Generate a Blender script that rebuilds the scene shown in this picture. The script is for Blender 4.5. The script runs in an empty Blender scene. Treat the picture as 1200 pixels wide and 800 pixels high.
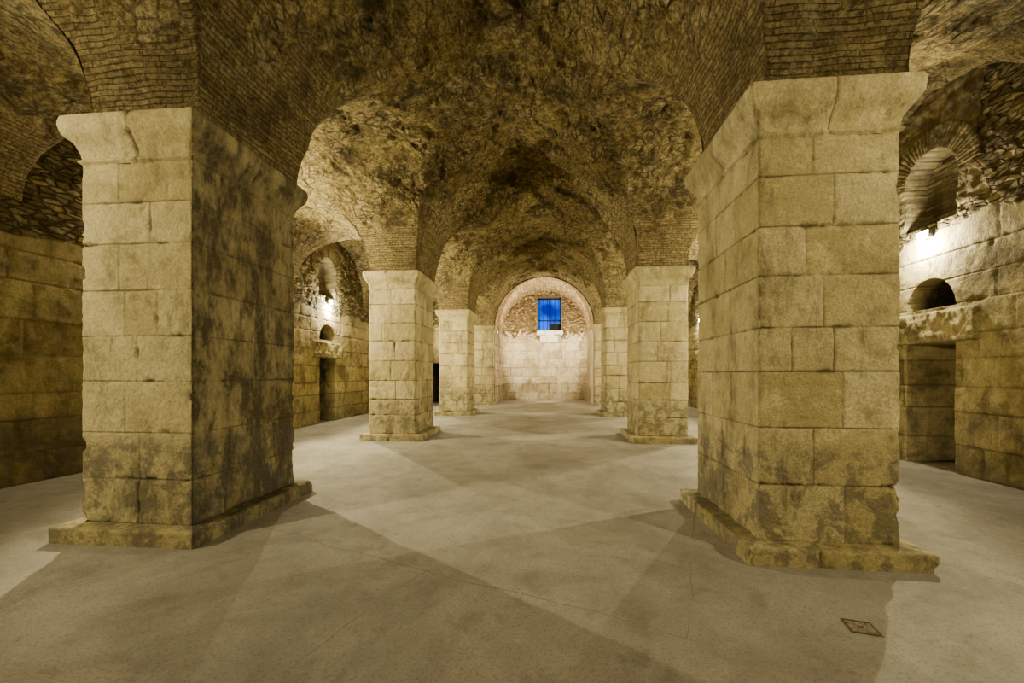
import bpy, math, random
import numpy as np
from mathutils import Vector
C = bpy.context.scene.collection
PI = math.pi
S = 3.83            # springing height of the vaults

# ------------------------------------------------------------ numpy noise
def hsh(ix, iy, iz, seed):
    n = (ix.astype(np.int64)*374761393 + iy.astype(np.int64)*668265263 + iz.astype(np.int64)*1274126177 + seed*974634777) & 0xffffffff
    n = ((n ^ (n >> 13))*1103515245) & 0xffffffff
    n = ((n ^ (n >> 15))*1274126177) & 0xffffffff
    return ((n ^ (n >> 16)) & 0xffffff)/float(0xffffff)
def vnoise(x, y, z, seed=0):
    ix, iy, iz = np.floor(x), np.floor(y), np.floor(z)
    fx, fy, fz = x-ix, y-iy, z-iz
    fx, fy, fz = [f*f*(3-2*f) for f in (fx, fy, fz)]
    r = 0
    for a in (0, 1):
        for b in (0, 1):
            for c in (0, 1):
                w = (fx if a else 1-fx)*(fy if b else 1-fy)*(fz if c else 1-fz)
                r = r + w*hsh(ix+a, iy+b, iz+c, seed)
    return r*2-1
def fbm(x, y, z, seed=0, octv=4):
    r = 0; a = 1; t = 0
    for o in range(octv):
        r = r + a*vnoise(x*2**o, y*2**o, z*2**o, seed+o*7); t += a; a *= .5
    return r/t
def ashlar(u, v, vj, seed, wmin, wmax, umin, umax):
    """distance to the nearest joint and a random value per block"""
    vj = np.asarray(vj); k = np.clip(np.searchsorted(vj, v, side='right')-1, 0, len(vj)-2)
    dist = np.minimum(v-vj[k], vj[k+1]-v); dist = np.abs(dist)
    rnd = np.zeros(u.shape); rs = random.Random(seed)
    for c in range(len(vj)-1):
        j = [umin-rs.uniform(.1, wmin)]
        while j[-1] < umax: j.append(j[-1]+rs.uniform(wmin, wmax))
        j.append(j[-1]+9); j = np.array(j); r = np.array([rs.random() for _ in j])
        m = k == c
        uu = u[m]; q = np.clip(np.searchsorted(j, uu, side='right')-1, 0, len(j)-2)
        dist[m] = np.minimum(dist[m], np.minimum(np.abs(uu-j[q]), np.abs(j[q+1]-uu))); rnd[m] = r[q]
    return dist, rnd

# ------------------------------------------------------------ mesh helpers
def np_mesh(name, verts, quads, mats, attrs=None, uv=None, parent=None, extra=None, smooth=True):
    me = bpy.data.meshes.new(name)
    verts = np.ascontiguousarray(verts, dtype=np.float32)
    me.vertices.add(len(verts)); me.vertices.foreach_set('co', verts.ravel())
    quads = np.asarray(quads, dtype=np.int32); nq = len(quads)
    lv = quads.ravel(); starts = np.arange(nq)*4; tot = np.full(nq, 4)
    if extra is not None:
        for e in extra:
            starts = np.append(starts, len(lv)); lv = np.append(lv, e); tot = np.append(tot, len(e))
    me.loops.add(len(lv)); me.loops.foreach_set('vertex_index', lv.astype(np.int32))
    me.polygons.add(len(starts)); me.polygons.foreach_set('loop_start', starts.astype(np.int32))
    try: me.polygons.foreach_set('loop_total', tot.astype(np.int32))
    except Exception: pass
    me.polygons.foreach_set('use_smooth', np.full(len(starts), smooth))
    me.update(calc_edges=True); me.validate()
    for k, a in (attrs or {}).items():
        at = me.attributes.new(k, 'FLOAT', 'POINT'); at.data.foreach_set('value', np.ascontiguousarray(a.ravel(), dtype=np.float32))
    if uv is not None:
        at = me.attributes.new('buv', 'FLOAT_VECTOR', 'POINT')
        at.data.foreach_set('vector', np.ascontiguousarray(uv, dtype=np.float32).ravel())
    o = bpy.data.objects.new(name, me); C.objects.link(o)
    me.materials.append(mats)
    if parent: o.parent = parent
    return o
def grid_quads(n, m, flip=False):
    i, j = np.meshgrid(np.arange(n-1), np.arange(m-1), indexing='ij')
    a = (i*m+j).ravel(); b = ((i+1)*m+j).ravel(); c = b+1; d = a+1
    return np.stack([a, d, c, b] if flip else [a, b, c, d], 1)
class MB:
    def __init__(s, k=1.): s.v = []; s.f = []; s.k = k
    def box(s, x0, x1, y0, y1, z0, z1):
        n = len(s.v); k = s.k
        s.v += [(x*k, y*k, z*k) for x, y, z in [(x0,y0,z0),(x1,y0,z0),(x1,y1,z0),(x0,y1,z0),(x0,y0,z1),(x1,y0,z1),(x1,y1,z1),(x0,y1,z1)]]
        s.f += [tuple(n+i for i in q) for q in ((0,3,2,1),(4,5,6,7),(0,1,5,4),(1,2,6,5),(2,3,7,6),(3,0,4,7))]
    def cyl(s, p, q, r, n=12):
        p, q = Vector(p)*s.k, Vector(q)*s.k; r = r*s.k; d = (q-p).normalized(); a = d.orthogonal().normalized(); b = d.cross(a); k = len(s.v)
        for c in (p, q):
            for i in range(n):
                t = 2*PI*i/n; s.v.append(tuple(c+a*r*math.cos(t)+b*r*math.sin(t)))
        for i in range(n): s.f.append((k+i, k+(i+1)%n, k+n+(i+1)%n, k+n+i))
        s.f.append(tuple(k+i for i in range(n))[::-1]); s.f.append(tuple(k+n+i for i in range(n)))
    def build(s, name, mat, parent=None, bevel=0):
        me = bpy.data.meshes.new(name); me.from_pydata(s.v, [], s.f); me.materials.append(mat); me.update()
        o = bpy.data.objects.new(name, me); C.objects.link(o)
        if parent: o.parent = parent
        if bevel:
            b = o.modifiers.new('bevel', 'BEVEL'); b.width = bevel; b.segments = 2
        return o
def thing(name, label, cat, loc=(0,0,0), rz=0, group=None):
    o = bpy.data.objects.new(name, None); C.objects.link(o); o.location = loc; o.rotation_euler = (0,0,rz)
    o['label'] = label; o['category'] = cat
    if group: o['group'] = group
    return o
def struct(o, label, cat):
    o['kind'] = 'structure'; o['label'] = label; o['category'] = cat; return o

# ------------------------------------------------------------ node helper
class NT:
    def __init__(s, name):
        s.m = bpy.data.materials.new(name); s.m.use_nodes = True; s.t = s.m.node_tree; s.t.nodes.clear()
        s.out = s.n('ShaderNodeOutputMaterial'); s.b = s.n('ShaderNodeBsdfPrincipled'); s.l(s.b.outputs[0], s.out.inputs[0])
        s.pos = s.n('ShaderNodeNewGeometry').outputs['Position']
    def n(s, t, **k):
        x = s.t.nodes.new(t)
        for a, b in k.items(): setattr(x, a, b)
        return x
    def l(s, a, b): s.t.links.new(a, b)
    def put(s, inp, v):
        if isinstance(v, bpy.types.NodeSocket): s.l(v, inp)
        else: inp.default_value = v
    def map(s, v, sc):
        x = s.n('ShaderNodeVectorMath', operation='MULTIPLY'); s.put(x.inputs[0], v); x.inputs[1].default_value = sc; return x.outputs[0]
    def noise(s, scale, detail=4, rough=.6, vec=None, dist=0):
        x = s.n('ShaderNodeTexNoise'); s.l(vec or s.pos, x.inputs['Vector']); x.inputs['Scale'].default_value = scale
        x.inputs['Detail'].default_value = detail; x.inputs['Roughness'].default_value = rough; x.inputs['Distortion'].default_value = dist
        return x.outputs[0]
    def ramp(s, v, a, b, lo=0., hi=1.):
        x = s.n('ShaderNodeMapRange', interpolation_type='SMOOTHSTEP'); s.put(x.inputs[0], v)
        for i, q in zip((1, 2, 3, 4), (a, b, lo, hi)): x.inputs[i].default_value = q
        return x.outputs[0]
    def math(s, op, a, b=0., clamp=False):
        x = s.n('ShaderNodeMath', operation=op, use_clamp=clamp); s.put(x.inputs[0], a); s.put(x.inputs[1], b); return x.outputs[0]
    def mix(s, f, a, b, mode='MIX'):
        x = s.n('ShaderNodeMix', data_type='RGBA', blend_type=mode); s.put(x.inputs[0], f)
        for i, q in ((6, a), (7, b)):
            s.put(x.inputs[i], q if not isinstance(q, tuple) else (*q, 1.))
        return x.outputs[2]
    def attr(s, name, out='Fac'):
        x = s.n('ShaderNodeAttribute'); x.attribute_name = name; return x.outputs[out]
    def bump(s, h, dist, strength=1., prev=None):
        x = s.n('ShaderNodeBump'); s.put(x.inputs['Height'], h); x.inputs['Distance'].default_value = dist; x.inputs['Strength'].default_value = strength
        if prev: s.l(prev, x.inputs['Normal'])
        return x.outputs[0]
    def fin(s, col, rough=.85, nrm=None, spec=.25):
        s.put(s.b.inputs['Base Color'], (*col, 1.) if isinstance(col, tuple) else col); s.put(s.b.inputs['Roughness'], rough)
        s.b.inputs['Specular IOR Level'].default_value = spec
        if nrm: s.l(nrm, s.b.inputs['Normal'])
        return s.m

def stone_mat(name, ca, cb, grime=(.10,.075,.04), gthr=.5, gamt=.75, streak=.5, rub=None, jcol=(.11,.085,.05), jamt=.7, blk=(.035,.028,.018), stain_shade=(.085,.071,.044), low=.5):
    t = NT(name)
    col = t.mix(t.attr('tint'), ca, cb)
    n5 = t.noise(4.5, 6, .76, dist=.3)
    col = t.mix(t.ramp(n5, .28, .52, .55, 0), col, tuple(c*.58 for c in ca))
    col = t.mix(t.ramp(n5, .50, .70, 0, .65), col, tuple(min(1, c*1.24) for c in cb))
    fine = t.noise(45, 3, .75)
    hb = None
    if rub:
        rm = t.attr('rub')
        nz = t.n('ShaderNodeTexNoise'); t.l(t.pos, nz.inputs['Vector']); nz.inputs['Scale'].default_value = 3.; nz.inputs['Detail'].default_value = 2
        ad = t.n('ShaderNodeVectorMath', operation='ADD'); t.l(t.pos, ad.inputs[0]); t.l(t.map(nz.outputs['Color'], (.05,.07,.04)), ad.inputs[1])
        vec = t.map(ad.outputs[0], (5.6, 5.6, 13.5))
        vd = t.n('ShaderNodeTexVoronoi', feature='DISTANCE_TO_EDGE'); t.l(vec, vd.inputs['Vector']); vd.inputs['Scale'].default_value = 1
        vc = t.n('ShaderNodeTexVoronoi', feature='F1'); t.l(vec, vc.inputs['Vector']); vc.inputs['Scale'].default_value = 1
        bw = t.n('ShaderNodeRGBToBW'); t.l(vc.outputs['Color'], bw.inputs[0])
        vm = t.attr('vor'); ed = t.ramp(vd.outputs['Distance'], .02, .13)
        tin = t.mix(vm, t.attr('tint'), t.ramp(bw.outputs[0], .25, .75))
        rc = t.mix(tin, rub[0], rub[1])
        rc = t.mix(t.ramp(n5, .38, .56, .5, 0), rc, tuple(c*.45 for c in rub[0]))
        dk = t.math('MULTIPLY', vm, t.math('SUBTRACT', 1., ed))
        rc = t.mix(t.math('MULTIPLY', dk, .75), rc, tuple(c*.35 for c in rub[0]))
        col = t.mix(rm, col, rc)
        hb = t.math('MULTIPLY', ed, vm)
    n1 = t.noise(1.25, 7, .74, dist=.3)
    col = t.mix(t.ramp(n1, gthr-.03, gthr+.17, 0, gamt), col, grime)
    sn = t.noise(1., 7, .78, vec=t.map(t.pos, (2.4, 2.4, .8)))
    col = t.mix(t.ramp(sn, .51, .71, 0, streak), col, blk)
    so = t.math('MULTIPLY', t.attr('stain_shade'), t.ramp(t.math('ADD', sn, t.math('MULTIPLY', n5, .5)), .56, .88, .38, 1.), True)  # stains on the piers, painted shade inside the wall openings
    col = t.mix(so, col, stain_shade)
    sp = t.n('ShaderNodeSeparateXYZ'); t.l(t.pos, sp.inputs[0])
    lo = t.math('MULTIPLY', t.ramp(sp.outputs[2], 1.0, .80, 0, 1), t.ramp(n5, .42, .58, 0, low))
    col = t.mix(lo, col, (.10,.096,.08))
    col = t.mix(t.ramp(fine, .38, .58, .34, 0), col, tuple(c*.4 for c in ca))
    col = t.mix(t.math('MULTIPLY', t.attr('joint'), jamt), col, jcol)
    b = t.bump(fine, .008, .75)
    b = t.bump(t.noise(13, 6, .76), .024, .85, b)
    if hb is not None: b = t.bump(hb, .035, .95, b)
    return t.fin(col, .9, b, .12)

M = {}
M['pier'] = stone_mat('pier_limestone', (.53,.445,.225), (.69,.60,.35), grime=(.20,.16,.08), gthr=.52, gamt=.6, streak=.66, jamt=.75, jcol=(.10,.08,.044), blk=(.06,.052,.034), low=.68)
M['wall'] = stone_mat('wall_limestone', (.36,.30,.15), (.49,.415,.225), grime=(.085,.066,.033), gthr=.47, gamt=.72, streak=.55, rub=((.16,.127,.063), (.46,.38,.21)), stain_shade=(.024,.019,.011))
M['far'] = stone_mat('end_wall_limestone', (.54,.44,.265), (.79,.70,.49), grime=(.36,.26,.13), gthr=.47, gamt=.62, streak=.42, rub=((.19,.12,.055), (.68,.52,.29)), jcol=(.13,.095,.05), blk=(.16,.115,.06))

def vault_mat():
    t = NT('vault_masonry')
    buv = t.attr('buv', 'Vector')
    wob = t.n('ShaderNodeVectorMath', operation='ADD'); nz = t.n('ShaderNodeTexNoise'); t.l(t.pos, nz.inputs['Vector']); nz.inputs['Scale'].default_value = 2.8; nz.inputs['Detail'].default_value = 4
    sc = t.map(nz.outputs['Color'], (.12, .06, 0)); t.l(buv, wob.inputs[0]); t.l(sc, wob.inputs[1]); uvw = wob.outputs[0]
    br = t.n('ShaderNodeTexBrick'); t.l(uvw, br.inputs['Vector'])
    br.inputs['Color1'].default_value = (.56,.45,.23,1); br.inputs['Color2'].default_value = (.34,.26,.125,1); br.inputs['Mortar'].default_value = (.15,.115,.058,1)
    br.inputs['Scale'].default_value = 1; br.inputs['Brick Width'].default_value = .34; br.inputs['Row Height'].default_value = .049
    br.inputs['Mortar Size'].default_value = .0075; br.inputs['Mortar Smooth'].default_value = .8; br.inputs['Bias'].default_value = -.1
    vv = t.map(uvw, (4.6, 8.6, 1))
    vd = t.n('ShaderNodeTexVoronoi', feature='DISTANCE_TO_EDGE'); t.l(vv, vd.inputs['Vector']); vd.inputs['Scale'].default_value = 1
    ed = t.ramp(vd.outputs['Distance'], .0, .16)
    n9 = t.noise(8.5, 8, .8)
    n2 = t.noise(1.7, 6, .76, dist=.5)
    rc = t.mix(t.ramp(n9, .33, .67), (.26,.20,.09), (.68,.565,.31))
    rc = t.mix(t.ramp(ed, 0, 1, .68, 0), rc, (.10,.078,.037))
    msk2 = t.ramp(n2, .42, .54)
    rc = t.mix(msk2, rc, t.mix(t.ramp(n9, .35, .65), (.20,.152,.066), (.59,.47,.225)))
    mask = t.math('GREATER_THAN', t.math('ADD', t.attr('brk'), t.math('MULTIPLY', t.math('SUBTRACT', t.noise(1.7, 6, .74), .5), 2.2)), .58)
    wear = t.ramp(n9, .38, .56, .25, 1)
    col = t.mix(t.math('MULTIPLY', mask, wear), rc, br.outputs['Color'])
    n1 = t.noise(1.0, 8, .76, dist=.2)
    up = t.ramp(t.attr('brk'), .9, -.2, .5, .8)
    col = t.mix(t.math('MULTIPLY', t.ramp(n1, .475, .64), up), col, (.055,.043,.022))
    col = t.mix(t.ramp(t.noise(3.2, 7, .80, dist=.3), .53, .72, 0, .55), col, (.68,.61,.39))
    n24 = t.noise(24, 5, .8)
    col = t.mix(t.ramp(n24, .41, .54, .55, 0), col, (.055,.043,.021))
    hb = t.math('MULTIPLY', t.math('SUBTRACT', 1., br.outputs['Fac']), mask)
    hr = t.math('MULTIPLY', ed, t.math('SUBTRACT', 1., t.math('MAXIMUM', mask, t.math('MULTIPLY', msk2, .7))))
    b = t.bump(n24, .035, 1.)
    b = t.bump(n9, .11, .95, b)
    b = t.bump(t.math('ADD', t.math('MULTIPLY', hb, .55), hr), .03, .9, b)
    return t.fin(col, .92, b, .12)
M['vault'] = vault_mat()

def floor_mat():
    t = NT('worn_concrete_floor')
    n1 = t.noise(.8, 7, .68, dist=.5); n2 = t.noise(3.0, 8, .76, dist=.3)
    col = t.mix(t.ramp(n1, .3, .7), (.262,.238,.185), (.385,.357,.285))
    col = t.mix(t.ramp(n2, .36, .49, .36, 0), col, (.17,.15,.11))
    col = t.mix(t.ramp(n2, .54, .68, 0, .3), col, (.47,.44,.36))
    fine = t.noise(60, 3, .7)
    col = t.mix(t.ramp(fine, .48, .66, 0, .45), col, (.155,.137,.102))
    wv = t.n('ShaderNodeVectorMath', operation='ADD'); nz = t.n('ShaderNodeTexNoise'); t.l(t.pos, nz.inputs['Vector']); nz.inputs['Scale'].default_value = 1.4; nz.inputs['Detail'].default_value = 6
    t.l(t.pos, wv.inputs[0]); t.l(t.map(nz.outputs['Color'], (.2,.2,0)), wv.inputs[1])
    mp = t.n('ShaderNodeMapping'); t.l(wv.outputs[0], mp.inputs[0]); mp.inputs['Rotation'].default_value = (0,0,.35)
    br = t.n('ShaderNodeTexBrick'); t.l(mp.outputs[0], br.inputs['Vector']); br.inputs['Scale'].default_value = 1
    br.inputs['Brick Width'].default_value = 3.7; br.inputs['Row Height'].default_value = 2.6; br.inputs['Mortar Size'].default_value = .0035; br.inputs['Mortar Smooth'].default_value = .2
    ck = t.math('MULTIPLY', br.outputs['Fac'], t.ramp(n1, .38, .52))
    col = t.mix(t.math('MULTIPLY', ck, .55), col, (.10,.08,.055))
    col = t.mix(t.math('MULTIPLY', t.attr('damp'), .9), col, (.08,.068,.046))
    b = t.bump(fine, .002, .6); b = t.bump(n2, .012, .6, b)
    return t.fin(col, .82, b, .15)
M['floor'] = floor_mat()
def plain(name, col, rough=.5, metal=0, n=None):
    t = NT(name); c = t.mix(t.ramp(t.noise(n or 30, 5, .7), .4, .65, 0, .7), col, tuple(x*.45 for x in col))
    t.b.inputs['Metallic'].default_value = metal
    return t.fin(c, rough, t.bump(t.noise(80, 4), .002, .5))
M['rust'] = plain('worn_brown_iron', (.36,.30,.22), .8, .0)
M['rust_dark'] = plain('dark_rusty_iron', (.16,.125,.085), .8, .0)
M['black'] = plain('black_painted_metal', (.03,.03,.03), .5, .5)
M['grey'] = plain('grey_metal', (.18,.18,.18), .45, .7)
def emis(name, col, st):
    t = NT(name); t.b.inputs['Emission Color'].default_value = (*col, 1); t.b.inputs['Emission Strength'].default_value = st
    return t.fin((.8,.8,.8), .3)
M['lens_warm'] = emis('lit_lamp_glass', (1,.95,.84), 160)
M['lens_white'] = emis('added_lamp_glass', (1,.95,.9), 15)  # glass of the two lamps added in the end recess

# ------------------------------------------------------------ plan
def cx(y): return np.interp(y, [-1, 4, 9.5, 15, 19.7, 24], [-.73, -.73, -.52, -.465, -.25, -.2])
RN = 2.46
UL, UR = -6.38, 6.73
PL, PR = -3.54, 3.52
BAYS = [(-.75, 3.37), (4.75, 8.85), (10.2, 14.25), (15.55, 19.0)]
STRIPS = [(3.37, 4.75), (8.85, 10.2), (14.25, 15.55), (19.0, 19.7)]
YE = 19.7
YF = 23.2

# ------------------------------------------------------------ piers
def ring(x0, x1, y0, y1, prof, du, seed, vj, wmin, wmax, name, mat, parent, jw=.006, jd=.009, rough=.004, cap=False, chip=.03, stain_shade=(0,0,0,0)):
    offs = np.array([p[0] for p in prof]); zs = np.array([p[1] for p in prof])
    cs = [(x0,y0),(x1,y0),(x1,y1),(x0,y1)]; ns = [(0,-1),(1,0),(0,1),(-1,0)]
    sx = [(-1,-1),(1,-1),(1,1),(-1,1)]
    X=[];Y=[];NX=[];NY=[];U=[];DC=[];F=[];CXs=[];CYs=[]
    for k in range(4):
        a, b = cs[k], cs[(k+1)%4]; L = math.dist(a, b); n = int(L/du)
        t = np.arange(n)/n
        ax, bx = sx[k], sx[(k+1)%4]
        X.append(a[0]+(b[0]-a[0])*t); Y.append(a[1]+(b[1]-a[1])*t)
        CXs.append(ax[0]+(bx[0]-ax[0])*t); CYs.append(ax[1]+(bx[1]-ax[1])*t)
        nx = np.full(n, float(ns[k][0])); ny = np.full(n, float(ns[k][1])); p = ns[k-1]
        nx[0] += p[0]; ny[0] += p[1]
        NX.append(nx); NY.append(ny); U.append(t*L); DC.append(np.minimum(t, 1-t)*L); F.append(np.full(n, k))
    X,Y,NX,NY,U,DC,F,CXs,CYs = [np.concatenate(q)[:,None] for q in (X,Y,NX,NY,U,DC,F,CXs,CYs)]
    n = len(X); m = len(zs); Z = zs[None,:]+0*X; O = offs[None,:]
    dist = np.zeros((n,m)); rnd = np.zeros((n,m)); rs = random.Random(seed)
    vja = np.array(vj); kk = np.clip(np.searchsorted(vja, zs, side='right')-1, 0, len(vj)-2)
    dz = np.minimum(np.abs(zs-vja[kk]), np.abs(vja[kk+1]-zs))
    dist[:] = dz[None,:]
    for k in range(4):
        L = math.dist(cs[k], cs[(k+1)%4]); rows = np.where(F[:,0] == k)[0]; u = U[rows,0]
        for c in range(len(vj)-1):
            nb = max(1, round(L/rs.uniform(wmin, wmax))); j = [L*(i+rs.uniform(-.25,.25))/nb for i in range(1, nb)]
            if nb > 1 and (c % 2): j = [q+.12*rs.choice((-1,1)) for q in j]
            jj = np.array([-9.]+j+[L+9]); r = np.array([rs.random() for _ in jj]); q = np.clip(np.searchsorted(jj, u, side='right')-1, 0, len(jj)-2)
            du_ = np.minimum(np.abs(u-jj[q]), np.abs(jj[q+1]-u)); cols = np.where(kk == c)[0]
            sub = np.ix_(rows, cols)
            dist[sub] = np.minimum(dist[sub], du_[:,None]); rnd[sub] = r[q][:,None]
    PX = X+0*Z; PY = Y+0*Z
    nse = fbm(PX*3+seed, PY*3, Z*3, seed, 5); fine = fbm(PX*14, PY*14, Z*14, seed+3, 3)
    chipn = np.maximum(0, fbm(PX*7+seed, PY*7, Z*7, seed+31, 4)-.17+.06*(Z < .95))
    wd = np.maximum(dist + .002*fine, 0)
    joint = np.exp(-(wd/jw)**2)*np.clip(.7+1.3*nse, .22, 1) + .9*np.clip(chipn*3, 0, 1)*np.exp(-(wd/.016)**2)
    joint = np.clip(joint, 0, 1)
    disp = -jd*joint + (rnd-.5)*.005 + nse*.002 + fine*rough - .05*chipn*np.exp(-(wd/.02)**2)
    disp = disp - .004*np.exp(-(DC/.007)**2) - chip*np.maximum(0, nse-.1)*np.exp(-(DC/.022)**2) - .11*chipn*np.exp(-(DC/.03)**2)
    pit = vnoise(PX*13, PY*13, Z*10, seed+21); disp = disp - .013*np.maximum(0, pit-.5)/.5
    VX = PX + CXs*O + NX*disp
    VY = PY + CYs*O + NY*disp
    V = np.stack([VX, VY, Z], 2).reshape(-1, 3)
    so = np.array(stain_shade)[F.astype(int)[:,0]][:,None]+0*Z
    i, j = np.meshgrid(np.arange(n), np.arange(m-1), indexing='ij'); i2 = (i+1) % n
    q = np.stack([(i*m+j).ravel(), (i2*m+j).ravel(), (i2*m+j+1).ravel(), (i*m+j+1).ravel()], 1)
    ex = [np.arange(n)*m+m-1] if cap else None
    return np_mesh(name, V, q, mat, {'tint': rnd, 'joint': joint, 'stain_shade': so}, parent=parent, extra=ex)

def pier(xa, xb, ya, yb, res, seed, label, mg=.15, stain_shade=(.2,.3,.4,.3), nc=8):
    t = thing('stone_pier', label, 'pillar', ((xa+xb)/2, (ya+yb)/2, 0), 0, 'square stone piers of the vaulted hall')
    X0, X1, Y0, Y1 = -(xb-xa)/2, (xb-xa)/2, -(yb-ya)/2, (yb-ya)/2
    rs = random.Random(seed)
    pz = [(mg, -.02), (mg, .03), (mg, .07), (mg, .11), (mg-.001, .128), (mg-.004, .133), (mg-.010, .137), (mg-.03, .139), (mg*.6, .141), (mg*.3, .143), (-.01, .145)]
    ring(X0, X1, Y0, Y1, pz, max(res, .015), seed+100, [-.3, .5], .5, .9, 'plinth', M['pier'], t, chip=.05, rough=.006, stain_shade=stain_shade)
    h = 3.47-.14; vj = [.14]
    ws = [rs.uniform(.85, 1.15) for _ in range(nc)]; sw = sum(ws)
    for w in ws: vj.append(vj[-1]+h*w/sw)
    zs = set(np.round(np.arange(.14, 3.47, max(res*1.6, .02)), 4))
    for v in vj:
        for d in (-.022, -.010, -.004, 0, .004, .010, .022):
            if .14 <= v+d <= 3.47: zs.add(round(v+d, 4))
    zs = sorted(zs)
    ring(X0, X1, Y0, Y1, [(0, z) for z in zs], res, seed, vj, .42, .68, 'shaft', M['pier'], t, jw=max(.006, res*.5), stain_shade=stain_shade)
    pr = [(0,3.41)]
    for k in range(0, 9):
        a = k/8*PI; pr.append((.002+.022*math.sin(a), 3.415+.050*k/8))
    for k in range(1, 21):
        a = k/20; pr.append((.006+.100*(.5-.5*math.cos(PI*a**1.2)), 3.465+.235*a))
    pr += [(.109,3.71),(.112,3.73),(.113,3.76),(.111,3.79),(.103,3.812),(.088,3.824),(.05,3.829),(-.02,3.83)]
    ring(X0, X1, Y0, Y1, pr, res, seed+50, [3.3, 4.], .5, .8, 'capital', M['pier'], t, cap=True, chip=.16, rough=.008, stain_shade=stain_shade)
    return t
pier(-4.27,-3.17, 3.28,4.72, .011, 11, 'large nearest pier on the left, broad stained shaft with flared capital', stain_shade=(.1,1.1,.3,.2))
pier(1.705,2.77, 3.42,4.77, .011, 23, 'large nearest pier on the right, pale front face, beside the lit doorway', stain_shade=(.0,.15,.3,.35))
pier(-4.09,-2.99, 8.75,10.15, .02, 37, 'mid-distance left pier, second back in the left row')
pier(1.95,3.0, 8.92,10.2, .02, 41, 'mid-distance right pier, second back in the right row')
pier(-3.98,-2.92, 14.2,15.55, .03, 53, 'pale slim-looking far left pier, third back in the left row', stain_shade=(0,.1,.1,.1))
pier(1.99,3.05, 14.25,15.55, .03, 59, 'far right pier, third back in the right row, near the lit end recess')
pier(-3.70,-2.66, 18.97,19.45, .04, 61, 'farthest left pier, standing against the jamb of the bright end recess', .06)
pier(2.17,3.22, 18.97,19.45, .04, 67, 'farthest right pier, standing against the jamb of the bright end recess', .06)

# ------------------------------------------------------------ vault
def arc_lines(a, b, step):
    c, r = (a+b)/2, (b-a)/2; n = int(PI*r/step); th = np.linspace(0, PI, n+1); return c-r*np.cos(th)
def build_vault():
    st = .04
    us = np.unique(np.round(np.concatenate([arc_lines(UL, PL, st), np.linspace(PL, -RN, 26), arc_lines(-RN, RN, .034), np.linspace(RN, PR, 26), arc_lines(PR, UR, st)]), 5))
    yl = []
    for k, (a, b) in enumerate(BAYS):
        s2 = [.034, .034, .05, .08][k]
        yl.append(arc_lines(a, b, s2))
        yl.append(np.linspace(*STRIPS[k], 34))
    ys = np.unique(np.round(np.concatenate(yl), 5))
    U, Y = np.meshgrid(us, ys, indexing='ij')
    def barrel(v, spans):
        z = np.zeros(v.shape); dn = np.zeros(v.shape); R = np.ones(v.shape)
        for a, b in spans:
            c, r = (a+b)/2, (b-a)/2; m = (v >= a-1e-4) & (v <= b+1e-4)
            z[m] = np.sqrt(np.maximum(0, r*r-(v[m]-c)**2)); dn[m] = v[m]-c; R[m] = r
        return z, dn, R
    Zl, dl, Rl = barrel(U, [(UL, PL), (-RN, RN), (PR, UR)])
    Zc, dc, Rc = barrel(Y, BAYS)
    long_ = Zl >= Zc
    # blend the two barrels a little so the worn groins are not knife edges
    Z = np.maximum(Zl, Zc)
    k_ = .34*np.clip(np.minimum(Zl, Zc)/1.2, 0, 1)+1e-6
    hh = np.maximum(k_-np.abs(Zl-Zc), 0)/k_
    Zs = Z + hh*hh*k_*.25
    R = np.where(long_, Rl, Rc)
    nx = np.where(long_, -dl/Rl, 0); ny = np.where(long_, 0, -dc/Rc); nz = -Z/R
    s = R*np.arcsin(np.clip(Z/R, 0, 1))
    a_u = np.where(long_, Y, U); buv = np.stack([a_u, s, np.where(long_, 0., 7.)], 2)
    X = U + cx(Y)
    big = fbm(X*.9, Y*.9, Z*.9, 5, 3); mid = fbm(X*4, Y*4, Z*4, 8, 5)
    hole = np.maximum(0, fbm(X*2.6, Y*2.6, Z*2.6, 77, 4)-.2)
    fall = fbm(X*1.4, Y*1.4, Z*1.4, 55, 6); step_ = np.clip((fall-.07)/.04, 0, 1)
    brk = np.clip(1.28 - s/1.3, -1, 1.2)
    strip = np.zeros(Y.shape)
    for a, b in STRIPS: strip = np.maximum(strip, ((Y > a-.02) & (Y < b+.02)))
    groin = np.exp(-((Zl-Zc)/.4)**2)*(s < 3.1)*(Zl > .01)*(Zc > .01)
    brk = brk + .3*strip + .6*groin - .25*step_
    rubw = np.clip(.8-brk, .1, 1)
    fade = np.clip(Z/.5, 0, 1)*np.clip((19.6-Y)/.6, .1, 1)
    disp = fade*(big*.12 + mid*.055*(.35+rubw) - hole*.20*rubw - .045*step_*np.clip(s-.8, 0, 1))
    X = X+nx*disp; Yv = Y+ny*disp; Zv = S+Zs+nz*disp
    V = np.stack([X, Yv, Zv], 2).reshape(-1, 3)
    n, m = len(us), len(ys); q = grid_quads(n, m, True)
    uc = (us[:-1]+us[1:])/2; yc = (ys[:-1]+ys[1:])/2
    up = ((uc > PL) & (uc < -RN)) | ((uc > RN) & (uc < PR))
    yp = np.zeros(len(yc), bool)
    for a, b in STRIPS: yp |= (yc > a) & (yc < b)
    keep = ~(up[:,None] & yp[None,:]); q = q[keep.ravel()]
    o = np_mesh('ceiling', V, q, M['vault'], {'brk': brk}, uv=buv)
    struct(o, 'rough groin vaulted ceiling of brick and rubble over the hall', 'ceiling')
build_vault()

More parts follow.
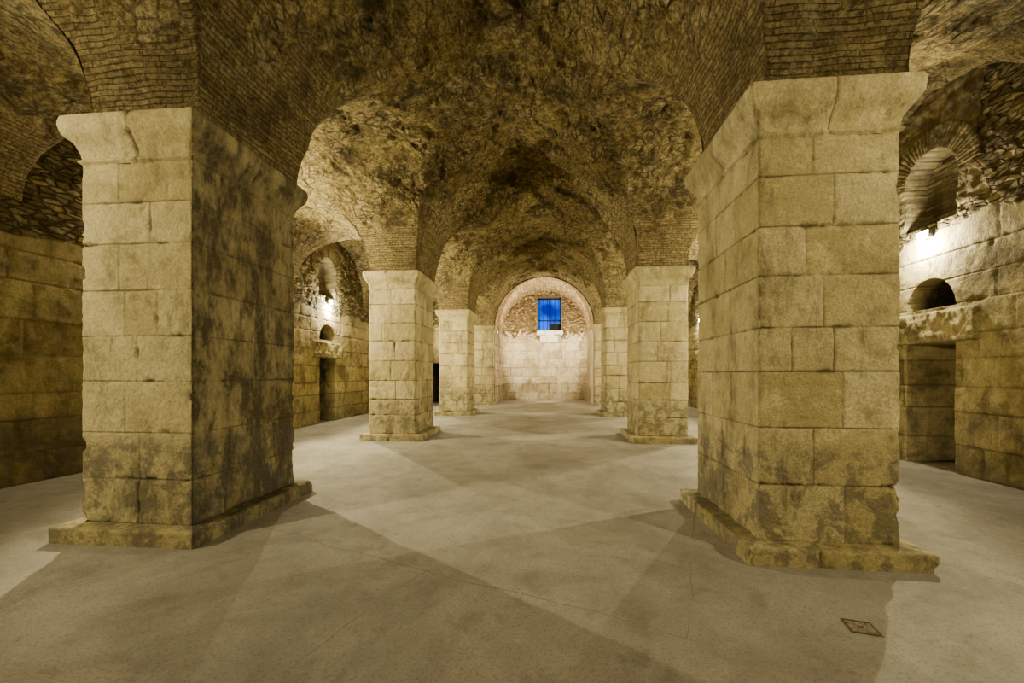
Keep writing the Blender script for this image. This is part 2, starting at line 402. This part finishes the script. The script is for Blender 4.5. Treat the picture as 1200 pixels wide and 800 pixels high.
# ------------------------------------------------------------ side walls
def side_wall(name, U0, sg, mods, split, seed, label, dark=0, door_shade=6.):
    ys = set(np.round(np.arange(-.75, 9, .025), 4)) | set(np.round(np.arange(9, YE+.01, .04), 4)) | {YE}
    zs = set(np.round(np.arange(-.02, 6.15, .03), 4)) | set(np.round(np.arange(3.9, 5.6, .018), 4))
    RS = .46; ZC = 4.62
    for yc in mods:
        ys |= set(np.round(np.arange(yc-.7, yc+.7, .009), 4))
        for w in (.42, RS):
            for d in (-.004, .004): ys |= {round(yc-w+d, 4), round(yc+w+d, 4)}
    zs |= set(np.round(np.arange(2.5, 3.1, .009), 4)) | {1.997, 2.003, 2.547, 2.553, 3.897, 3.903}
    ch = [0]; rs = random.Random(seed)
    while ch[-1] < 6.2: ch.append(ch[-1]+rs.uniform(.36, .52))
    for v in ch:
        for d in (-.012, 0, .012): zs.add(round(v+d, 4))
    ys = np.array(sorted(ys)); zs = np.array(sorted(z for z in zs if -.03 < z < 6.2))
    ys = ys[np.insert(np.diff(ys) > .002, 0, True)]; zs = zs[np.insert(np.diff(zs) > .002, 0, True)]
    Y, Z = np.meshgrid(ys, zs, indexing='ij')
    X0 = U0 + cx(Y)
    dist, rnd = ashlar(Y, Z, ch, seed, .5, 1.15, -.8, YE)
    lint = np.zeros(Y.shape)
    for yc in mods:
        m = (np.abs(Y-yc) < .78) & (Z > 2.0) & (Z < 2.5)
        dl = np.minimum(.78-np.abs(Y-yc), np.minimum(Z-2., 2.5-Z)); dist = np.where(m, dl, dist); rnd = np.where(m, .85, rnd); lint = np.where(m, .05, lint)
    fine = fbm(Y*9, Z*9, Y*0, seed, 4); big = fbm(Y*1.3, Z*1.3, Y*0, seed+2, 4)
    chipn = np.maximum(0, fbm(Y*6, Z*6, Y*0, seed+31, 4)-.1)
    joint = np.exp(-(np.maximum(dist+.006*fine, 0)/.012)**2)*np.clip(.85+big, .4, 1)
    da = -.014*joint + (rnd-.5)*.018 + fine*.012 + big*.015 - .04*chipn*np.exp(-(dist/.05)**2) + lint*(1+fine)
    rub = np.clip((Z - split - .12*big*2)/.04, 0, 1)
    vor = rub.copy()
    jr = np.zeros(Y.shape); cid = jr.copy(); dr = fine*.03 + big*.03
    D = np.zeros(Y.shape); shaft = np.zeros(Y.shape); stain_shade = dark*np.clip((6.6-Y)/.5, 0, 1)  # wall colour gets darker towards the near end
    for yc in mods:
        D = np.where((np.abs(Y-yc) < .42) & (Z < 2.0), 1.7, D)
        D = np.where((((Y-yc)/.43)**2+((Z-2.55)/.48)**2 < 1) & (Z > 2.55), 2.0, D)
        zc_ = ZC+.04*fine+.05*big
        sh = (np.abs(Y-yc) < RS) & (Z > 3.9) & ((Z < zc_) | ((Y-yc)**2+(Z-zc_)**2 < RS**2))
        D = np.where(sh, .34, D); shaft = np.maximum(shaft, sh)
        rr = np.hypot(Y-yc, Z-ZC); an = np.arctan2(Z-ZC, Y-yc)
        rm = (rr > RS) & (rr < RS+.38+.12*big) & (Z > ZC)
        aj = np.abs(((an*.7/.07) % 1)-.5)
        jr = np.where(rm, np.clip((aj-.33)/.1, 0, 1), jr); cid = np.where(rm, .9*hsh(np.floor(an*.7/.07), an*0, an*0, 3), cid); dr = np.where(rm, .02-.014*jr+fine*.02, dr); rub = np.where(rm, 1, rub); vor = np.where(rm, 0, vor)
        fl = (np.abs(Y-yc) < .8+.3*big) & (Z > 3.9+.3*big) & (~rm) & (~sh)
        bj = np.abs(((Z+.03*fine)/.075 % 1)-.5); b2 = np.clip((bj-.36)/.1, 0, 1)
        jr = np.where(fl, b2, jr); cid = np.where(fl, hsh(np.floor(Z/.075), np.floor(Y/.28+.5*np.floor(Z/.075)), Z*0, 5), cid); vor = np.where(fl, 0, vor); rub = np.where(fl, 1, rub)
        stain_shade = np.maximum(stain_shade, .25*np.exp(-((Y-yc)/1.1)**4)*(Z > 4.2))
    stain_shade = np.where(D > .9, np.where(Z > 2.3, 6., door_shade), stain_shade); stain_shade = np.where(shaft > .5, .35, stain_shade)  # shade of doors, niches and shafts painted into the stone colour
    bj = np.abs(((Z+.02*fine)/.075 % 1)-.5); bjj = np.clip((bj-.33)/.1, 0, 1); bid = hsh(np.floor(Z/.075), np.floor(Y/.3+.5*np.floor(Z/.075)), Z*0, 8)
    sh = shaft > .5
    jr = np.where(sh, bjj, jr); cid = np.where(sh, bid*.8, cid); rub = np.where(sh, 1, rub); vor = np.where(sh, 0, vor); dr = np.where(sh, -.018*bjj+.03*(bid-.5)+fine*.02, dr)
    tint = rnd*(1-rub)+cid*rub; joint = joint*(1-rub)+jr*rub
    disp = da*(1-rub)+dr*rub
    X = X0 + sg*(D - disp)
    V = np.stack([X, Y, Z], 2).reshape(-1, 3)
    o = np_mesh(name, V, grid_quads(len(ys), len(zs), sg < 0), M['wall'], {'tint': tint, 'joint': joint, 'rub': rub, 'vor': vor, 'stain_shade': stain_shade}, smooth=True)
    struct(o, label, 'wall')
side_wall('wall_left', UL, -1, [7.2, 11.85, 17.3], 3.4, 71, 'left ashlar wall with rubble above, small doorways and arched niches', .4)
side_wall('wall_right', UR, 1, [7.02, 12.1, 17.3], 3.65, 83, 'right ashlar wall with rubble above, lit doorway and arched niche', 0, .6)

# generic flat masonry wall in the XZ plane
def xz_wall(name, xs, zb, zt, y, split, seed, mat, label, ny, hole=None, amp=1, door=None, ramp=1.):
    t = np.linspace(0, 1, ny); Xg = xs[:,None]+0*t[None,:]; Zg = zb[:,None]+(zt-zb[:,None])*t[None,:]
    if hole is not None: zc = np.array(sorted(set(np.round(np.linspace(-.02, zt, ny), 4)) | set(hole[4]))); Xg, Zg = np.meshgrid(xs, zc, indexing='ij'); ny = len(zc)
    ch = [0]; rs = random.Random(seed)
    while ch[-1] < zt+.5: ch.append(ch[-1]+rs.uniform(.4, .52))
    dist, rnd = ashlar(Xg, Zg, ch, seed, .6, 1.2, xs[0], xs[-1])
    fine = fbm(Xg*9, Zg*9, Xg*0, seed, 4); big = fbm(Xg*1.2, Zg*1.2, Xg*0, seed+2, 3)
    joint = np.exp(-(dist/.022)**2)*np.clip(.7+fine+big, .2, 1)
    rub = np.clip((Zg-split-(.35*big+.25*fine)*ramp)/.06, 0, 1)
    disp = amp*((-.015*joint+(rnd-.5)*.02+fine*.012)*(1-rub)+(fine*.05*ramp+big*.06*(ramp-1))*rub)
    Yg = y - disp
    so = 0*Xg
    if door: dm = ((np.abs(Xg-door) < .45) & (Zg < 2.0)); Yg = Yg + 1.4*dm; so = dm*6.  # doorway interior painted near black to stand for its shade
    q = grid_quads(len(xs), ny)
    V = np.stack([Xg, Yg, Zg], 2).reshape(-1, 3)
    if hole is not None:
        xc = (xs[:-1]+xs[1:])/2; zc2 = (zc[:-1]+zc[1:])/2
        k = ~(((xc > hole[0]) & (xc < hole[1]))[:,None] & ((zc2 > hole[2]) & (zc2 < hole[3]))[None,:]); q = q[k.ravel()]
    o = np_mesh(name, V, q, mat, {'tint': rnd*(1-rub), 'joint': joint*(1-rub), 'rub': rub, 'vor': rub, 'stain_shade': so})
    return struct(o, label, 'wall')
CA = -.25; RA = 2.42
xl, xr = UL+cx(YE)-.05, UR+cx(YE)+.05
arcx = CA-RA*np.cos(np.linspace(0, PI, 90))
xs = np.concatenate([np.linspace(xl, CA-RA, 90), arcx, np.linspace(CA+RA, xr, 90)])
zb = np.concatenate([np.zeros(90), S+np.sqrt(np.maximum(0, RA**2-(arcx-CA)**2)), np.zeros(90)])
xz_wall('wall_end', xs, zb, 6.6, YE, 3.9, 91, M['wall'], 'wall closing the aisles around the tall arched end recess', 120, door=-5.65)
# recess lining: jambs and barrel, set just behind the edge of the opening so nothing shows past it
th = np.linspace(0, PI, 220); zj = np.linspace(0, S, 60)
px = np.concatenate([np.full(60, CA-RA), CA-RA*np.cos(th[1:-1]), np.full(60, CA+RA)])
pz = np.concatenate([zj, S+RA*np.sin(th[1:-1]), zj[::-1]])
nxp = np.concatenate([np.full(60, 1.), np.cos(th[1:-1]), np.full(60, -1.)]); nzp = np.concatenate([np.zeros(60), -np.sin(th[1:-1]), np.zeros(60)])
arcl = np.concatenate([[0], np.cumsum(np.hypot(np.diff(px), np.diff(pz)))])
yy = np.linspace(YE-.06, YF+.05, 70)
A, Yg = np.meshgrid(arcl, yy, indexing='ij')
dist, rnd = ashlar(Yg, A, list(np.arange(0, S+.01, .4255))+[40], 5, .5, .9, YE-.2, YF)
isarch = np.repeat((pz > S+.02)[:,None], len(yy), 1)
fine = fbm(A*5, Yg*5, A*0, 4, 5)
dsy = np.abs(((A-S+.05*fine)/.15) % 1 - .5); jb = np.clip((dsy-.34)/.12, 0, 1)
dist[A > arcl[-1]-S] = .3
joint = np.where(isarch, jb, np.exp(-(dist/.02)**2)); disp = -.012-.03*joint-np.abs(fine)*.12*np.where(isarch, 1, .3)
disp = disp*np.clip((Yg-YE)/.2, .1, 1)
rnd = np.where(isarch, .35+.65*hsh(np.floor((A-S)/.15), np.floor(Yg/.4), A*0, 2), rnd)
V = np.stack([px[:,None]+nxp[:,None]*disp, Yg, pz[:,None]+nzp[:,None]*disp], 2).reshape(-1, 3)
o = np_mesh('wall_recess', V, grid_quads(len(px), len(yy)), M['far'], {'tint': rnd, 'joint': joint, 'rub': isarch.astype(float), 'vor': isarch*0., 'stain_shade': np.where(isarch, 0, .35)}); struct(o, 'lit jambs and brick barrel vault of the end recess', 'wall')
# far wall with the window opening
WX0, WX1, WZ0, WZ1 = -.66, .72, 4.04, 5.95
xs = np.array(sorted(set(np.round(np.linspace(CA-RA-.2, CA+RA+.2, 160), 4)) | {WX0, WX1}))
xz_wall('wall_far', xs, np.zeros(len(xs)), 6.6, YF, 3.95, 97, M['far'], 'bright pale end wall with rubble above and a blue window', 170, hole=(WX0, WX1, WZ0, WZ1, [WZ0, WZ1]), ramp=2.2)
# window
wnd = MB()
wnd.box(WX0-.05, WX0, YF-.02, YF+.7, WZ0-.05, WZ1+.05); wnd.box(WX1, WX1+.05, YF-.02, YF+.7, WZ0-.05, WZ1+.05)
wnd.box(WX0, WX1, YF-.02, YF+.7, WZ0-.05, WZ0); wnd.box(WX0, WX1, YF-.02, YF+.7, WZ1, WZ1+.05)
def attrless(name, col, col2, sc=12):
    t = NT(name); return t.fin(t.mix(t.noise(sc, 6, .7), col, col2), .9, t.bump(t.noise(30, 5), .01, .7))
M['reveal'] = attrless('window_reveal_stone', (.12,.085,.05), (.3,.22,.13))
M['sill'] = attrless('pale_sill_stone', (.70,.63,.48), (.92,.86,.72), 4)
win = wnd.build('window_1', M['reveal']); struct(win, 'high window opening onto deep blue dusk light in the end wall', 'window')
f = MB(); yf = YF+.45
for a, b in ((WX0, WX0+.06), (WX1-.06, WX1), (.02, .06)): f.box(a, b, yf, yf+.06, WZ0, WZ1)
for a, b in ((WZ0, WZ0+.06), (WZ1-.06, WZ1), (4.62, 4.67)): f.box(WX0+.06, WX1-.06, yf+.004, yf+.056, a, b)
f.build('window_frame', M['black'], win)
f = MB(); f.box(.06, WX1-.06, yf+.01, yf+.05, WZ0+.06, 4.45); f.build('shutter', M['black'], win, .01)
f = MB()
for i in range(6): f.cyl((WX0+.12+i*.225, YF+.3, WZ0), (WX0+.12+i*.225, YF+.3, WZ1), .012, 6)
f.build('window_bars', M['black'], win)
f = MB(); f.box(WX0-.02, -.2, YF-.22, YF+.1, 3.74, 4.0); f.box(-.19, .35, YF-.20, YF+.1, 3.7, 4.01); f.box(.36, WX1+.10, YF-.24, YF+.1, 3.77, 3.99)
f.box(-.5, -.1, YF-.16, YF+.1, 3.36, 3.73); f.box(-.09, .52, YF-.18, YF+.1, 3.30, 3.69)
f.build('window_sill', M['sill'], win, .03)
# wall behind the viewpoint
xs = np.linspace(UL-.73, UR-.73, 160)
w = xz_wall('wall_back', xs, np.zeros(160), 6.5, -.75, 3.6, 101, M['wall'], 'stone wall behind the viewpoint', 80, amp=-1)

# ------------------------------------------------------------ floor
def floor():
    xs = np.concatenate([np.arange(-9.6, 8.9, .05)]); ys = np.concatenate([np.arange(-.9, 8, .05), np.arange(8, YF+.4, .12)])
    X, Y = np.meshgrid(xs, ys, indexing='ij')
    Z = fbm(X*.6, Y*.6, X*0, 3, 4)*.008
    nz = fbm(X*1.4, Y*1.4, X*0, 31, 5)
    r = np.hypot((X-.30)/1.15, (Y-1.35)/.62)+.22*nz
    damp = np.clip((1-r)/.10, 0, 1)*.55
    o = np_mesh('floor', np.stack([X, Y, Z], 2).reshape(-1, 3), grid_quads(len(xs), len(ys)), M['floor'], {'damp': damp})
    struct(o, 'worn grey-beige concrete floor with cracks and stains', 'floor')
floor()

# ------------------------------------------------------------ drain cover
t = thing('drain_cover', 'small rusty square metal cover set in the floor near the right pier', 'drain cover', (1.84, 2.54, -.004), math.radians(-12))
k = .68
f = MB(k); a = .11; b = .10
f.box(-a, a, -b, -b+.012, 0, .012); f.box(-a, a, b-.012, b, 0, .012); f.box(-a, -a+.012, -b+.012, b-.012, 0, .012); f.box(a-.012, a, -b+.012, b-.012, 0, .012)
f.build('frame', M['rust_dark'], t, .001)
f = MB(k); f.box(-a+.015, a-.015, -b+.015, b-.015, 0, .007)
for i in range(6):
    for j in range(5):
        x = -a+.033+i*.029; y = -b+.036+j*.032; f.box(x-.009, x+.009, y-.011, y+.011, .007, .011)
f.build('lid', M['rust'], t)
f = MB(k); f.box(-.02, .02, -.004, .004, .011, .016); f.build('handle', M['rust_dark'], t)

# ------------------------------------------------------------ floodlights
def lamp(side, y, z, label, power, col=(1,.90,.64), x=None, white=False, rad=.015, off=.2, k=.72, aim=None, glow=.16, cone=152):
    xw = (UL if side < 0 else UR)+float(cx(y)) if x is None else x
    t = thing('wall_floodlight', label, 'lamp', (xw, y, z), 0 if side < 0 else PI, 'floodlights along the side walls')
    f = MB(k); f.box(-.1, .02, -.09, .09, -.13, -.10); f.box(.0, .10, -.012, .012, -.11, -.02); f.cyl((.09,-.14,0), (.09,.14,0), .012, 8)
    f.build('bracket', M['grey'], t, .003)
    f = MB(k); f.box(.03, .14, -.13, .13, -.085, .085)
    for i in range(6): f.box(.0, .03, -.11+i*.044-.004, -.11+i*.044+.004, -.07, .07)
    f.build('housing', M['grey'], t, .01)
    f = MB(k); f.box(.141, .149, -.12, .12, -.078, .078); f.build('lens', M['lens_white'] if white else M['lens_warm'], t)
    l = bpy.data.lights.new('floodlight_beam', 'SPOT'); l.energy = power; l.color = col; l.shadow_soft_size = rad
    l.spot_size = math.radians(cone); l.spot_blend = .3
    o = bpy.data.objects.new('floodlight_beam', l); C.objects.link(o); o.location = (xw-side*off, y, z+.02)
    d = Vector(aim or (-side, 0, .0)); o.rotation_euler = d.to_track_quat('-Z', 'Y').to_euler()
    if glow:
        l = bpy.data.lights.new('floodlight_spill', 'POINT'); l.energy = power*glow; l.color = (1,.95,.80); l.shadow_soft_size = .05
        o = bpy.data.objects.new('floodlight_spill', l); C.objects.link(o); o.location = (xw-side*.18, y, z-.16)
P = 860
lamp(-1, .0, 3.78, 'floodlight on the left wall beside the viewpoint', P*1.0, off=.4, aim=(1,.95,.12), glow=0, cone=114)
lamp(1, .0, 3.78, 'floodlight on the right wall beside the viewpoint', P*.74, off=.4, aim=(-1,.95,.12), glow=0, cone=114)
lamp(-1, 7.2, 3.80, 'floodlight on the left wall hidden behind the nearest left pier', P*1.35, glow=.12)
lamp(1, 7.02, 3.74, 'glaring floodlight above the arched niche on the right wall', P*.75, glow=.3)
lamp(-1, 11.85, 3.74, 'glaring floodlight above the small niche on the distant left wall', P*.95, glow=.26)
lamp(1, 12.1, 3.74, 'floodlight on the right wall hidden behind the nearest right pier', P*.95)
lamp(-1, 17.3, 3.74, 'floodlight on the left wall hidden behind the mid-distance pier', P)
lamp(1, 17.3, 3.74, 'small bright floodlight on the far right wall between two piers', P)
lamp(-1, 20.3, 3.66, 'added floodlight on the left jamb, unseen, brightening the end recess', 560, (1,.90,.72), CA-RA, True, off=.5, k=.4, aim=(1,.7,.15), glow=0, cone=156)  # this pair is added to brighten the recess; the actual source is unknown
lamp(1, 20.3, 3.66, 'added floodlight on the right jamb, unseen, brightening the end recess', 560, (1,.90,.72), CA+RA, True, off=.5, k=.4, aim=(-1,.7,.15), glow=0, cone=156)

# ------------------------------------------------------------ world, camera
w = bpy.data.worlds.new('dusk'); bpy.context.scene.world = w; w.use_nodes = True
nt = w.node_tree; bg = nt.nodes['Background']
tc = nt.nodes.new('ShaderNodeTexCoord'); wn = nt.nodes.new('ShaderNodeTexNoise'); wn.inputs['Scale'].default_value = 22; nt.links.new(tc.outputs['Generated'], wn.inputs['Vector'])
cr = nt.nodes.new('ShaderNodeValToRGB'); cr.color_ramp.elements[0].position = .38; cr.color_ramp.elements[0].color = (.005,.03,.45,1); cr.color_ramp.elements[1].position = .62; cr.color_ramp.elements[1].color = (.06,.24,1,1)
nt.links.new(wn.outputs[0], cr.inputs[0]); nt.links.new(cr.outputs[0], bg.inputs[0]); bg.inputs[1].default_value = 1.15
try: bpy.context.scene.view_settings.look = 'AgX - Medium High Contrast'
except Exception: pass
cam = bpy.data.cameras.new('camera'); cam.lens = 14.01; cam.sensor_width = 36; cam.shift_y = .0317; cam.clip_start = .05
co = bpy.data.objects.new('camera', cam); C.objects.link(co); co.location = (0, 0, 1.5); co.rotation_euler = (PI/2, 0, math.radians(5.28))
bpy.context.scene.camera = co
